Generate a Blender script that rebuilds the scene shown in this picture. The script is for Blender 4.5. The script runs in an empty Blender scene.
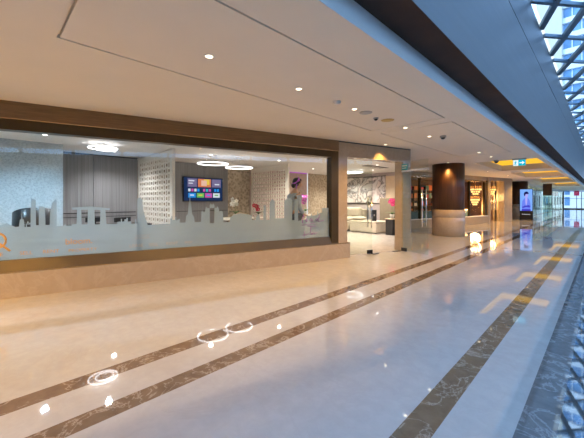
import bpy, bmesh, math, random
from mathutils import Vector, Matrix
random.seed(7)
PI = math.pi
S = bpy.context.scene
COL = S.collection
# ------------------------------------------------------------------ materials
MATS = {}
def _nodes(name):
    m = bpy.data.materials.new(name); m.use_nodes = True
    nt = m.node_tree; nt.nodes.clear()
    out = nt.nodes.new('ShaderNodeOutputMaterial')
    MATS[name] = m
    return m, nt, out
def ramp(nt, fac, stops):
    r = nt.nodes.new('ShaderNodeValToRGB')
    el = r.color_ramp.elements
    while len(el) < len(stops): el.new(0.5)
    for e, (p, c) in zip(el, stops):
        e.position = p; e.color = (*c, 1)
    nt.links.new(fac, r.inputs[0])
    return r.outputs[0]
def coords(nt, scale=(1, 1, 1), kind='Object'):
    t = nt.nodes.new('ShaderNodeTexCoord'); mp = nt.nodes.new('ShaderNodeMapping')
    mp.inputs['Scale'].default_value = scale
    nt.links.new(t.outputs[kind], mp.inputs[0])
    return mp.outputs[0]
def noise(nt, co, scale, detail=4, rough=0.55, dist=0.0):
    n = nt.nodes.new('ShaderNodeTexNoise')
    n.inputs['Scale'].default_value = scale; n.inputs['Detail'].default_value = detail
    n.inputs['Roughness'].default_value = rough; n.inputs['Distortion'].default_value = dist
    nt.links.new(co, n.inputs['Vector'])
    return n.outputs['Fac']
def mixc(nt, fac, a, b, mode='MIX'):
    n = nt.nodes.new('ShaderNodeMix'); n.data_type = 'RGBA'; n.blend_type = mode
    for k, v in ((0, fac), (6, a), (7, b)):
        if hasattr(v, 'links'): nt.links.new(v, n.inputs[k])
        elif k == 0: n.inputs[0].default_value = v
        else: n.inputs[k].default_value = (*v, 1)
    return n.outputs[2]
def bsdf(nt, out, color, rough=0.5, metal=0.0, ior=1.5, coat=0.0, bump=None, bstr=0.2):
    b = nt.nodes.new('ShaderNodeBsdfPrincipled')
    if hasattr(color, 'links'): nt.links.new(color, b.inputs['Base Color'])
    else: b.inputs['Base Color'].default_value = (*color, 1)
    b.inputs['Roughness'].default_value = rough; b.inputs['Metallic'].default_value = metal
    b.inputs['IOR'].default_value = ior; b.inputs['Coat Weight'].default_value = coat
    if bump is not None:
        bp = nt.nodes.new('ShaderNodeBump'); bp.inputs['Strength'].default_value = bstr
        bp.inputs['Distance'].default_value = 0.01
        nt.links.new(bump, bp.inputs['Height']); nt.links.new(bp.outputs[0], b.inputs['Normal'])
    nt.links.new(b.outputs[0], out.inputs[0])
    return b
def plain(name, c, rough=0.5, metal=0.0, var=0.12, scale=6, stretch=(1, 1, 1), ior=1.5, bstr=0.0):
    m, nt, out = _nodes(name)
    co = coords(nt, stretch)
    f = noise(nt, co, scale)
    a = tuple(max(0, x*(1-var)) for x in c); b = tuple(min(1, x*(1+var)) for x in c)
    col = ramp(nt, f, [(0.3, a), (0.7, b)])
    bsdf(nt, out, col, rough, metal, ior, bump=f if bstr else None, bstr=bstr)
    return m
def emit(name, c, strength):
    m, nt, out = _nodes(name)
    e = nt.nodes.new('ShaderNodeEmission'); e.inputs[0].default_value = (*c, 1); e.inputs[1].default_value = strength
    nt.links.new(e.outputs[0], out.inputs[0])
    return m
def glassmat(name, tint=(1, 1, 1), refl=0.06, gain=0.85, rough=0.0):
    m, nt, out = _nodes(name)
    t = nt.nodes.new('ShaderNodeBsdfTransparent'); t.inputs[0].default_value = (*tint, 1)
    g = nt.nodes.new('ShaderNodeBsdfGlossy'); g.inputs['Roughness'].default_value = rough
    lw = nt.nodes.new('ShaderNodeLayerWeight'); lw.inputs[0].default_value = 0.5
    p = nt.nodes.new('ShaderNodeMath'); p.operation = 'POWER'; p.inputs[1].default_value = 5
    nt.links.new(lw.outputs['Facing'], p.inputs[0])
    q = nt.nodes.new('ShaderNodeMath'); q.operation = 'MULTIPLY_ADD'; q.inputs[1].default_value = gain; q.inputs[2].default_value = refl
    nt.links.new(p.outputs[0], q.inputs[0])
    mx = nt.nodes.new('ShaderNodeMixShader')
    nt.links.new(q.outputs[0], mx.inputs[0]); nt.links.new(t.outputs[0], mx.inputs[1]); nt.links.new(g.outputs[0], mx.inputs[2])
    nt.links.new(mx.outputs[0], out.inputs[0])
    return m
def marble(name, base, dark, vein, ior, vs=1.4, veinw=0.02, rough=0.03, amount=0.6):
    m, nt, out = _nodes(name)
    co = coords(nt)
    n1 = noise(nt, co, 2.2, 7, 0.6, 0.6)
    n2 = noise(nt, co, 9, 6, 0.65, 0.4)
    c = mixc(nt, n1, dark, base)
    c = mixc(nt, 0.35, c, ramp(nt, n2, [(0.35, dark), (0.65, base)]))
    n3 = noise(nt, co, vs, 8, 0.62, 1.1)
    s = nt.nodes.new('ShaderNodeMath'); s.operation = 'SUBTRACT'; s.inputs[1].default_value = 0.5
    a = nt.nodes.new('ShaderNodeMath'); a.operation = 'ABSOLUTE'
    nt.links.new(n3, s.inputs[0]); nt.links.new(s.outputs[0], a.inputs[0])
    f = ramp(nt, a.outputs[0], [(0.0, (amount,)*3), (veinw, (0, 0, 0))])
    c = mixc(nt, f, c, vein)
    bsdf(nt, out, c, rough, 0, ior)
    return m
marble('white_marble', (.60, .57, .53), (.46, .435, .405), (.50, .465, .43), 2.4, 1.1, .018, .03, .5)
marble('brown_marble', (.26, .175, .105), (.10, .062, .036), (.55, .46, .36), 1.75, 3.2, .022, .03, .55)
marble('band_marble', (.24, .23, .22), (.10, .095, .09), (.40, .40, .40), 1.8, 3.6, .03, .03, .6)
marble('grey_marble', (.105, .098, .09), (.045, .042, .04), (.34, .34, .35), 4.0, 3.6, .018, .03, .6)
marble('beige_stone', (.43, .34, .25), (.35, .27, .19), (.50, .41, .31), 1.5, 1.6, .03, .12, .3)
marble('shop_floor_marble', (.72, .66, .58), (.45, .38, .33), (.50, .42, .38), 1.5, 1.2, .05, .12, .5)
plain('ceiling_paint', (.76, .66, .53), .75, 0, .02, 2)
plain('cove_side', (.72, .58, .40), .7, 0, .02, 2)
emit('cove_light', (1.0, .54, .04), 1.1)
plain('white_paint', (.80, .78, .75), .7, 0, .03)
plain('fascia_wood', (.20, .115, .05), .35, 0, .2, 3, (1, 1, 18))
plain('bronze', (.065, .042, .016), .38, .35, .12, 3)
plain('bronze_light', (.55, .40, .22), .25, .9, .1, 3)
plain('chrome', (.62, .62, .62), .18, 1, .05)
plain('dark_metal', (.03, .03, .032), .4, .6, .2)
plain('black', (.012, .012, .014), .35, 0, .2)
plain('bulkhead_metal', (.105, .094, .086), .34, .25, .10, 3, (1, .25, 4))
plain('soffit_brown', (.04, .02, .013), .95, 0, .35, 2)
plain('edge_white', (.66, .65, .64), .5, 0, .02)
plain('beam_blue', (.12, .17, .22), .4, .2, .1)
plain('wood_dark', (.075, .028, .010), .42, 0, .45, 5, (6, 6, .25))
plain('wood_wall', (.25, .24, .245), .5, 0, .25, 3, (5, 14, .15))
plain('wood_wall_grey', (.22, .22, .23), .5, 0, .15, 3, (5, 14, .15))
plain('screen_ivory', (.82, .77, .68), .55, 0, .03)
plain('sofa_fabric', (.56, .49, .39), .85, 0, .08, 40)
plain('pink_petal', (.75, .03, .22), .6, 0, .25, 30)
plain('red_petal', (.55, .01, .04), .6, 0, .2, 30)
plain('white_petal', (.85, .82, .74), .6, 0, .08, 30)
plain('magenta_petal', (.70, .10, .62), .6, 0, .2, 30)
plain('leaf', (.05, .12, .03), .45, 0, .3, 20)
plain('stem_green', (.16, .22, .06), .5, 0, .2, 20)
plain('pot', (.62, .60, .56), .35, 0, .06)
plain('taupe_panel', (.22, .18, .125), .6, 0, .1)
plain('beige_panel', (.66, .53, .38), .6, 0, .06)
plain('grey_plastic', (.36, .34, .31), .5, 0, .05)
plain('gold_disc', (.50, .33, .09), .5, .2, .05)
plain('trim_white', (.80, .76, .70), .5, 0, .03)
plain('skin', (.50, .30, .20), .55, 0, .06)
plain('hair', (.012, .010, .012), .45, 0, .3)
plain('grey_cloth', (.30, .34, .38), .85, 0, .2, 14)
plain('trouser_cloth', (.10, .11, .13), .85, 0, .2, 14)
plain('purple_neon_tint', (.45, .10, .62), .6, 0, .3, 20)
plain('orange_ink', (.60, .30, .07), .6, 0, .05)
plain('faded_ink', (.46, .36, .25), .6, 0, .05)
plain('grey_ink', (.33, .31, .28), .6, 0, .05)
plain('purple_ink', (.30, .06, .38), .6, 0, .05)
plain('teal_sign', (.0, .34, .40), .4, 0, .04)
plain('building_white', (.62, .60, .57), .7, 0, .04)
plain('building_beige', (.50, .43, .33), .7, 0, .04)
plain('building_glass', (.13, .25, .40), .15, 0, .35, .25)
plain('sign_red', (.75, .03, .06), .5, 0, .05)
plain('box_orange', (.65, .17, .03), .5, 0, .1)
plain('box_teal', (.06, .24, .28), .5, 0, .1)
plain('shop_dark', (.10, .048, .025), .5, 0, .3)
plain('counter_blue', (.05, .12, .16), .3, 0, .2)
plain('pavement', (.55, .53, .50), .8, 0, .1)
glassmat('shop_glass', (.97, .985, .98), .035, .8)
glassmat('door_glass', (.93, .96, .93), .03, .4)
glassmat('green_glass', (.82, .90, .84), .06, .3)
glassmat('roof_glass', (.84, .92, 1.0), .02, .25)
emit('downlight_lens', (1.0, .80, .52), 6)
emit('shop_lens', (1.0, .95, .86), 14)
emit('ring_light', (1.0, .97, 1.0), 7)
emit('led_strip', (.80, .90, 1.0), 1.0)
emit('purple_led', (.75, .12, .95), .8)
emit('exit_teal', (.0, .50, .72), 1.0)
emit('exit_white', (.88, 1.0, 1.0), 1.0)
emit('bulb', (1.0, .60, .20), 2.3)
emit('bulb_glow', (1.0, .36, .07), 1.1)
emit('screen_navy', (.012, .03, .10), 1)
emit('screen_blue', (.02, .30, .85), 1)
emit('screen_pink', (.62, .10, .40), 1)
emit('screen_white', (.75, .78, .85), 1)
emit('screen_orange', (.75, .22, .09), 1)
emit('screen_peach', (.85, .52, .40), 1)
emit('screen_purple', (.20, .16, .30), 1)
emit('screen_green', (.16, .50, .12), 1)
emit('screen_yellow', (.85, .60, .08), 1)
emit('screen_teal', (.05, .50, .55), 1)
emit('kiosk_sky', (.22, .45, 1.0), 1.0)
emit('kiosk_deep', (.06, .06, .60), 1.0)
emit('kiosk_mid', (.16, .24, .92), 1.0)
emit('kiosk_ink', (.01, .01, .10), 1.0)
emit('kiosk_skin', (.45, .42, .95), 1.0)
def film():
    m, nt, out = _nodes('frost_film')
    co = coords(nt)
    n = noise(nt, co, 3, 3)
    c = ramp(nt, n, [(.3, (.37, .45, .50)), (.7, (.40, .48, .52))])
    d = nt.nodes.new('ShaderNodeBsdfDiffuse'); t = nt.nodes.new('ShaderNodeBsdfTranslucent'); r = nt.nodes.new('ShaderNodeBsdfTransparent')
    nt.links.new(c, d.inputs[0]); nt.links.new(c, t.inputs[0])
    a = nt.nodes.new('ShaderNodeMixShader'); a.inputs[0].default_value = .5
    nt.links.new(d.outputs[0], a.inputs[1]); nt.links.new(t.outputs[0], a.inputs[2])
    b = nt.nodes.new('ShaderNodeMixShader'); b.inputs[0].default_value = .12
    nt.links.new(a.outputs[0], b.inputs[1]); nt.links.new(r.outputs[0], b.inputs[2])
    nt.links.new(b.outputs[0], out.inputs[0])
film()
def textured(name, c1, c2, scale, c3=None, rough=.7):
    m, nt, out = _nodes(name)
    co = coords(nt)
    v = nt.nodes.new('ShaderNodeTexVoronoi'); v.inputs['Scale'].default_value = scale
    nt.links.new(co, v.inputs['Vector'])
    n = noise(nt, co, 2.0, 5)
    c = ramp(nt, v.outputs['Distance'], [(.15, c1), (.7, c2)])
    c = mixc(nt, n, c, c3 or c1)
    bsdf(nt, out, c, rough, bump=v.outputs['Distance'], bstr=.3)
textured('blue_plaster', (.36, .42, .45), (.60, .66, .68), 30, (.42, .50, .54))
textured('mosaic', (.15, .11, .07), (.66, .55, .42), 11, (.38, .30, .21))
textured('pink_wall', (.36, .27, .23), (.52, .40, .35), 14, (.40, .30, .26))
textured('lilac_wall', (.34, .29, .29), (.50, .44, .43), 20, (.40, .35, .35))
def painting():
    m, nt, out = _nodes('abstract_paint')
    co = coords(nt)
    n = noise(nt, co, 1.7, 6, .6, 1.5)
    c = ramp(nt, n, [(.40, (.62, .60, .60)), (.455, (.30, .28, .30)), (.47, (.05, .045, .05)), (.50, (.60, .52, .50)), (.62, (.74, .71, .70))])
    bsdf(nt, out, c, .6)
painting()
# ------------------------------------------------------------------ mesh helpers
class MB:
    def __init__(s): s.v = []; s.f = []; s.mi = []; s.mats = []; s.sm = []
    def mat(s, name):
        if name not in s.mats: s.mats.append(name)
        return s.mats.index(name)
    def add(s, vs, fs, m, smooth=False):
        o = len(s.v); k = s.mat(m)
        s.v += [tuple(p) for p in vs]
        for f in fs: s.f.append([i+o for i in f]); s.mi.append(k); s.sm.append(smooth)
        return s
    def box(s, x0, x1, y0, y1, z0, z1, m):
        vs = [(x, y, z) for z in (z0, z1) for y in (y0, y1) for x in (x0, x1)]
        return s.add(vs, [(0, 2, 3, 1), (4, 5, 7, 6), (0, 1, 5, 4), (2, 6, 7, 3), (0, 4, 6, 2), (1, 3, 7, 5)], m)
    def prism(s, poly, axis, a, b, m):
        # poly in the two other axes, counter-clockwise or not; axis 'x','y','z'
        n = len(poly)
        def mk(p, d):
            return {'x': (d, p[0], p[1]), 'y': (p[0], d, p[1]), 'z': (p[0], p[1], d)}[axis]
        vs = [mk(p, a) for p in poly]+[mk(p, b) for p in poly]
        fs = [tuple(range(n)), tuple(range(2*n-1, n-1, -1))]+[(i, (i+1) % n, n+(i+1) % n, n+i) for i in range(n)]
        return s.add(vs, fs, m)
    def lathe(s, prof, m, c=(0, 0, 0), n=24, smooth=True):
        vs = []; fs = []
        for r, z in prof:
            for i in range(n):
                a = 2*PI*i/n; vs.append((c[0]+r*math.cos(a), c[1]+r*math.sin(a), c[2]+z))
        for j in range(len(prof)-1):
            for i in range(n):
                i2 = (i+1) % n
                fs.append((j*n+i, j*n+i2, (j+1)*n+i2, (j+1)*n+i))
        if prof[0][0] > 0: fs.append(tuple(range(n-1, -1, -1)))
        if prof[-1][0] > 0: fs.append(tuple(range((len(prof)-1)*n, len(prof)*n)))
        return s.add(vs, fs, m, smooth)
    def tube(s, pts, r, m, n=8):
        pts = [Vector(p) for p in pts]; vs = []; fs = []
        rs = r if isinstance(r, (list, tuple)) else [r]*len(pts)
        up = Vector((0, 0, 1))
        for i, p in enumerate(pts):
            d = (pts[min(i+1, len(pts)-1)]-pts[max(i-1, 0)]).normalized()
            u = d.cross(up)
            if u.length < 1e-3: u = d.cross(Vector((1, 0, 0)))
            u.normalize(); w = d.cross(u)
            for k in range(n):
                a = 2*PI*k/n; vs.append(p+(u*math.cos(a)+w*math.sin(a))*rs[i])
        for i in range(len(pts)-1):
            for k in range(n):
                k2 = (k+1) % n; fs.append((i*n+k, i*n+k2, (i+1)*n+k2, (i+1)*n+k))
        fs.append(tuple(range(n-1, -1, -1))); fs.append(tuple(range((len(pts)-1)*n, len(pts)*n)))
        return s.add(vs, fs, m, True)
    def ring(s, c, R, r, h, m, n=48):
        # flat-section ring lying horizontally
        vs = []; fs = []
        for i in range(n):
            a = 2*PI*i/n; ca, sa = math.cos(a), math.sin(a)
            for rr, z in ((R-r, 0), (R+r, 0), (R+r, h), (R-r, h)): vs.append((c[0]+rr*ca, c[1]+rr*sa, c[2]+z))
        for i in range(n):
            j = (i+1) % n
            for k in range(4):
                l = (k+1) % 4; fs.append((i*4+k, i*4+l, j*4+l, j*4+k))
        return s.add(vs, fs, m)
    def ball(s, c, r, m, n=10, sc=(1, 1, 1)):
        vs = []; fs = []; h = max(4, n//2+1)
        for j in range(h+1):
            t = PI*j/h
            for i in range(n):
                a = 2*PI*i/n
                vs.append((c[0]+r*sc[0]*math.sin(t)*math.cos(a), c[1]+r*sc[1]*math.sin(t)*math.sin(a), c[2]+r*sc[2]*math.cos(t)))
        for j in range(h):
            for i in range(n):
                k = (i+1) % n; fs.append((j*n+i, (j+1)*n+i, (j+1)*n+k, j*n+k))
        return s.add(vs, fs, m, True)
    def build(s, name, parent=None, bevel=0, loc=None, rz=0, weld=False):
        me = bpy.data.meshes.new(name)
        me.from_pydata(s.v, [], s.f); 
        for n in s.mats: me.materials.append(MATS[n])
        for p, k, q in zip(me.polygons, s.mi, s.sm): p.material_index = k; p.use_smooth = q
        me.update()
        bm = bmesh.new(); bm.from_mesh(me)
        if weld: bmesh.ops.remove_doubles(bm, verts=bm.verts, dist=1e-5)
        bmesh.ops.recalc_face_normals(bm, faces=bm.faces); bm.to_mesh(me); bm.free()
        o = bpy.data.objects.new(name, me); COL.objects.link(o)
        if parent: o.parent = parent
        if loc is not None: o.location = loc
        o.rotation_euler[2] = rz
        if bevel:
            b = o.modifiers.new('bevel', 'BEVEL'); b.width = bevel; b.segments = 2; b.limit_method = 'ANGLE'
        return o
def tag(o, label=None, cat=None, group=None, kind=None):
    if label: o['label'] = label
    if cat: o['category'] = cat
    if group: o['group'] = group
    if kind: o['kind'] = kind
    return o
def thing(name, label, cat, loc=(0, 0, 0), rz=0, group=None, kind=None):
    o = bpy.data.objects.new(name, None); COL.objects.link(o); o.empty_display_size = .1
    o.location = loc; o.rotation_euler = (0, 0, rz)
    return tag(o, label, cat, group, kind)
def struct(o, label=None, cat=None): return tag(o, label, cat, None, 'structure')
def copy_tree(o, parent=None):
    c = o.copy(); COL.objects.link(c)
    if parent: c.parent = parent
    for ch in list(o.children): copy_tree(ch, c)
    return c
def text_mesh(txt, name, mat, size, loc, parent, rot=(PI/2, 0, 0), spacing=1.0, depth=.0008, align='LEFT', width=None, tmp=[0]):
    cu = bpy.data.curves.new('t', 'FONT'); cu.body = txt; cu.size = size; cu.space_character = spacing
    cu.extrude = depth; cu.align_x = align
    o = bpy.data.objects.new('t', cu); COL.objects.link(o)
    dg = bpy.context.evaluated_depsgraph_get(); dg.update()
    me = bpy.data.meshes.new_from_object(o.evaluated_get(dg))
    bpy.data.objects.remove(o)
    if width:
        xs = [v.co.x for v in me.vertices]; w = max(xs)-min(xs)
        for v in me.vertices: v.co.x *= width/w
    me.materials.clear(); me.materials.append(MATS[mat])
    r = bpy.data.objects.new(name, me); COL.objects.link(r); r.parent = parent
    r.location = loc; r.rotation_euler = rot
    return r
# ------------------------------------------------------------------ frames
H = 1.35; CZ = 2.71
P0 = Vector((-5.81, 0.15, 0)); RS = math.atan2(.96642, .25697)      # shopfront: local x along the front, local y into the shop
Q0 = Vector((-6.26, 14.9, 0)); RQ = math.atan2(.9755, .2198)        # second shopfront
def sw(s, t, z=0):
    return Vector((P0.x+s*.25697-t*.96642, P0.y+s*.96642+t*.25697, z))
def qw(s, t, z=0):
    return Vector((Q0.x+s*.2198-t*.9755, Q0.y+s*.9755+t*.2198, z))
# ------------------------------------------------------------------ floor
b = MB()
xs = [(-14, -2.82, 'white_marble'), (-2.82, -2.655, 'brown_marble'), (-2.655, -2.319, 'white_marble'), (-2.319, -2.158, 'brown_marble'),
      (-2.158, -.862, 'white_marble'), (-.862, -.692, 'brown_marble'), (-.692, -.367, 'white_marble'), (-.367, -.19, 'band_marble'), (-.19, .75, 'grey_marble'), (.75, 5.2, 'white_marble')]
ys = [(-9, 10.27), (10.345, 75)]
for x0, x1, m in xs:
    for y0, y1 in ys:
        b.add([(x0, y0, 0), (x1, y0, 0), (x1, y1, 0), (x0, y1, 0)], [(0, 1, 2, 3)], m)
    b.add([(x0, 10.27, 0), (x1, 10.27, 0), (x1, 10.345, 0), (x0, 10.345, 0)], [(0, 1, 2, 3)], 'brown_marble' if x0 > -2.2 else m)
# underside so the slab has thickness
b.add([(-14, -9, -.2), (5.2, -9, -.2), (5.2, 75, -.2), (-14, 75, -.2)], [(0, 3, 2, 1)], 'white_paint')
for x, y, x2, y2 in ((-14, -9, 5.2, -9), (5.2, -9, 5.2, 75), (5.2, 75, -14, 75), (-14, 75, -14, -9)):
    b.add([(x, y, 0), (x2, y2, 0), (x2, y2, -.2), (x, y, -.2)], [(0, 1, 2, 3)], 'white_paint')
struct(b.build('floor', weld=True), 'polished white marble mall floor inlaid with dark marble bands', 'floor')
b = MB()
a0, a1, c0, c1 = sw(-6.2, .12), sw(8.2, .12), Vector((-5.9, 12.7, 0)), Vector((-10.0, 12.7, 0))
b.prism([(a0.x, a0.y), (a1.x, a1.y), (c0.x, c0.y), (c1.x, c1.y), (-10.0, a0.y)], 'z', .0005, .012, 'shop_floor_marble')
struct(b.build('floor_shop'), 'mottled beige stone floor inside the glass-fronted shop', 'floor')
# ------------------------------------------------------------------ ceiling (height field: grooves and coffers)
gw = .022
def bay(x0, x1, y0, y1): return [(x0, x0+gw, y0, y1), (x1-gw, x1, y0, y1), (x0, x1, y0, y0+gw), (x0, x1, y1-gw, y1)]
grooves = bay(-3.23, -1.85, -4.6, .05)+bay(-3.23, -1.85, .43, 5.42)+bay(-3.23, -1.85, 5.76, 10.62)
coffers = [(-3.35, -1.53, 12.7, 17.1), (-3.35, -1.53, 18.7, 23.0), (-3.35, -1.53, 24.6, 30.5), (-3.35, -1.53, 32.2, 40)]
X = sorted({-12.0, -1.37}|{v for g in grooves+coffers for v in g[:2]})
Y = sorted({-9.0, 62.0}|{v for g in grooves+coffers for v in g[2:]})
def depth(x, y):
    for g in coffers:
        if g[0] < x < g[1] and g[2] < y < g[3]: return .50, 'ceiling_paint'
    for g in grooves:
        if g[0] < x < g[1] and g[2] < y < g[3]: return .035, 'ceiling_paint'
    return 0, 'ceiling_paint'
D = {}
for i in range(len(X)-1):
    for j in range(len(Y)-1): D[i, j] = depth((X[i]+X[i+1])/2, (Y[j]+Y[j+1])/2)
b = MB()
for (i, j), (d, m) in D.items():
    z = CZ+d
    b.add([(X[i], Y[j], z), (X[i], Y[j+1], z), (X[i+1], Y[j+1], z), (X[i+1], Y[j], z)], [(0, 1, 2, 3)], m)
    for di, dj in ((1, 0), (0, 1)):
        if (i+di, j+dj) in D and D[i+di, j+dj][0] != d:
            z2 = CZ+D[i+di, j+dj][0]
            big = max(d, D[i+di, j+dj][0]) > .1
            if di: p = [(X[i+1], Y[j], z), (X[i+1], Y[j+1], z), (X[i+1], Y[j+1], z2), (X[i+1], Y[j], z2)]
            else: p = [(X[i], Y[j+1], z), (X[i+1], Y[j+1], z), (X[i+1], Y[j+1], z2), (X[i], Y[j+1], z2)]
            if not big: b.add(p, [(0, 1, 2, 3)], 'ceiling_paint')
            else:
                zm = CZ+.24
                lo, hi = [[(v[0], v[1], a if v[2] < CZ+.2 else c) for v in p] for a, c in ((CZ, zm), (zm, CZ+.5))]
                b.add(lo, [(0, 1, 2, 3)], 'cove_side'); b.add(hi, [(0, 1, 2, 3)], 'cove_light')
b.add([(-12, -9, 3.4), (-1.37, -9, 3.4), (-1.37, 62, 3.4), (-12, 62, 3.4)], [(0, 1, 2, 3)], 'white_paint')
struct(b.build('ceiling'), 'low cream ceiling with recessed grooves and yellow-lit coffers', 'ceiling')
# ------------------------------------------------------------------ ceiling edge, soffit, bulkhead, skylight
b = MB().box(-1.44, -1.369, -9, 62, CZ+.002, 2.90, 'edge_white')
struct(b.build('trim_1'), 'pale edge strip along the rim of the low ceiling', 'trim')
BX = -1.05
b = MB().box(-1.5, BX-.001, -9, 62, 2.90, 2.96, 'soffit_brown')
struct(b.build('trim_2'), 'dark brown soffit under the metal bulkhead', 'trim')
BX = -1.05
b = MB().box(BX-.1, BX, -9, 62, 2.901, 4.46, 'bulkhead_metal').box(BX-.1, BX-.006, -9, 62, 4.46, 4.48, 'chrome').box(BX-.1, BX, -9, 62, 4.48, 5.36, 'bulkhead_metal')
struct(b.build('wall_bulkhead'), 'tall blue-grey metal bulkhead below the glass roof', 'wall')
sky = struct(thing('window_1', 'glass roof of crossing blue-grey beams above the atrium', 'skylight'))
ZT = 5.36; xr = 5.0
def beam(mb, p, q, w, d, z, m):
    p = Vector((*p, 0)); q = Vector((*q, 0)); n = (q-p).normalized().cross(Vector((0, 0, 1)))*(w/2)
    mb.prism([tuple((p+n).xy), tuple((q+n).xy), tuple((q-n).xy), tuple((p-n).xy)], 'z', z, z+d, m)
ba = MB(); bb = MB()
ta, tb = math.tan(math.radians(52)), math.tan(math.radians(71))
def clipseg(y0, slope):
    pts = []
    x0, x1 = BX, xr
    ya, yb = y0, y0+slope*(xr-BX)
    lo, hi = -9, 62
    t0, t1 = 0.0, 1.0
    dy = yb-ya
    for lim, sgn in ((lo, -1), (hi, 1)):
        va, vb = sgn*(ya-lim), sgn*(yb-lim)
        if va > 0 and vb > 0: return None
        if va > 0: t0 = max(t0, va/(va-vb))
        elif vb > 0: t1 = min(t1, va/(va-vb))
    if t1-t0 < .02: return None
    return ((x0+(x1-x0)*t0, ya+dy*t0), (x0+(x1-x0)*t1, ya+dy*t1))
for k in range(-14, 30):
    s = clipseg(7.87+1.9*k, ta)
    if s: beam(ba, *s, .085, .07, ZT, 'beam_blue')
for k in range(-8, 44):
    s = clipseg(7.45+1.9*k, -tb)
    if s: beam(bb, *s, .115, .09, ZT+.005, 'beam_blue')
ba.build('roof_bars', sky); bb.build('roof_beams', sky)
MB().box(BX, xr, -9, 62, ZT+.24, ZT+.26, 'roof_glass').build('roof_panes', sky)
w2 = struct(thing('window_2', 'band of high glazing along the far side of the mall', 'window', (xr, 0, 0)))
MB().box(0, .03, -9, 62, 3.3, ZT, 'roof_glass').build('glass_panes', w2)
b = MB()
for k in range(36): b.box(-.05, .08, -9+k*2, -8.92+k*2, 3.3, ZT, 'beam_blue')
for z in (3.3, ZT-.1): b.box(-.05, .08, -9, 62, z, z+.1, 'beam_blue')
b.build('mullions', w2)
struct(MB().box(xr-.05, xr+.15, -9, 62, 0, 3.3, 'taupe_panel').build('wall_right_far'), 'unseen taupe wall added below the high far-side glazing to cut reflections and daylight', 'wall')  # unseen wall added to darken glass reflections and block side daylight
struct(MB().box(-16, -3.5, -9, 62, 5.4, 13, 'building_beige').build('wall_sun_block'), 'unseen block added above the shops to keep sun off the glass roof', 'wall')  # added mass that shades the glass roof from the sun
struct(MB().box(-12, 5.1, -9.2, -9, 0, 5.6, 'white_paint').build('wall_rear'), 'plain wall behind the photographer', 'wall')
# ------------------------------------------------------------------ first shop: the front
fr = struct(thing('wall_shopfront', 'beige stone shopfront with wood fascia and doorway portal', 'wall', P0, RS))
S0 = -6.2
b = MB().box(S0, 6.14, -.05, .25, 0, .35, 'beige_stone').box(S0, 6.14, -.055, .26, .345, .36, 'bronze_light')
b.build('plinth', fr)
b = MB().box(5.82, 6.08, -.02, .25, .36, CZ, 'beige_stone').box(6.08, 7.97, -.02, .25, 2.36, CZ, 'beige_stone').box(7.97, 8.27, -.02, .25, .0, CZ, 'beige_stone')
b.box(7.95, 8.29, -.04, .25, 0, .35, 'beige_stone').box(5.82, 8.27, -.024, -.0201, 2.685, CZ, 'black')
b.build('portal', fr)
MB().box(S0, 5.82, -.04, .25, 2.475, CZ, 'fascia_wood').build('fascia', fr)
MB().box(S0, 5.82, -.045, .0, 2.462, 2.475, 'bronze_light').build('fascia_trim', fr)
w3 = struct(thing('window_3', 'wide shop window with dark bronze frame and frosted skyline film', 'window', P0, RS))
b = MB().prism([(-.03, .36), (.16, .36), (.16, .515), (.03, .515)], 'x', S0, 5.82, 'bronze')
b.box(S0, 5.82, -.02, .16, 2.32, 2.462, 'bronze').box(5.62, 5.82, -.025, .16, .36, 2.462, 'bronze')
b.build('window_frame', w3)
for s0, s1 in ((S0, 2.05), (2.055, 5.62)):
    MB().box(s0, s1, .05, .062, .51, 2.325, 'shop_glass').build('glass_pane', w3)
# frosted film: a skyline profile (s, height) from left to right
sk = [(S0, .97), (-3.2, .97), (-3.2, 1.3), (-3.05, 1.3), (-3.05, .99), (-1.6, .99), (-1.6, 1.15), (-1.2, 1.15), (-1.2, .97), (-.35, .97), (-.3, 1.02), (0, 1.0), (.06, 1.03), (.10, 1.0), (.155, .97),
      (.19, .975), (.2, 1.07), (.215, 1.08), (.221, 1.22), (.227, 1.08), (.242, 1.07), (.252, .965),
      (.318, .965), (.318, 1.39), (.332, 1.37), (.375, 1.35), (.378, .985), (.41, .985), (.41, 1.25), (.425, 1.265), (.48, 1.245), (.486, .985), (.535, .985), (.54, 1.16), (.56, 1.30), (.605, 1.365), (.618, 1.34), (.618, .965),
      (.70, .965), (.72, .99), (.735, .965), (.80, .965), (.80, .985), (.845, .985)]
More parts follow.
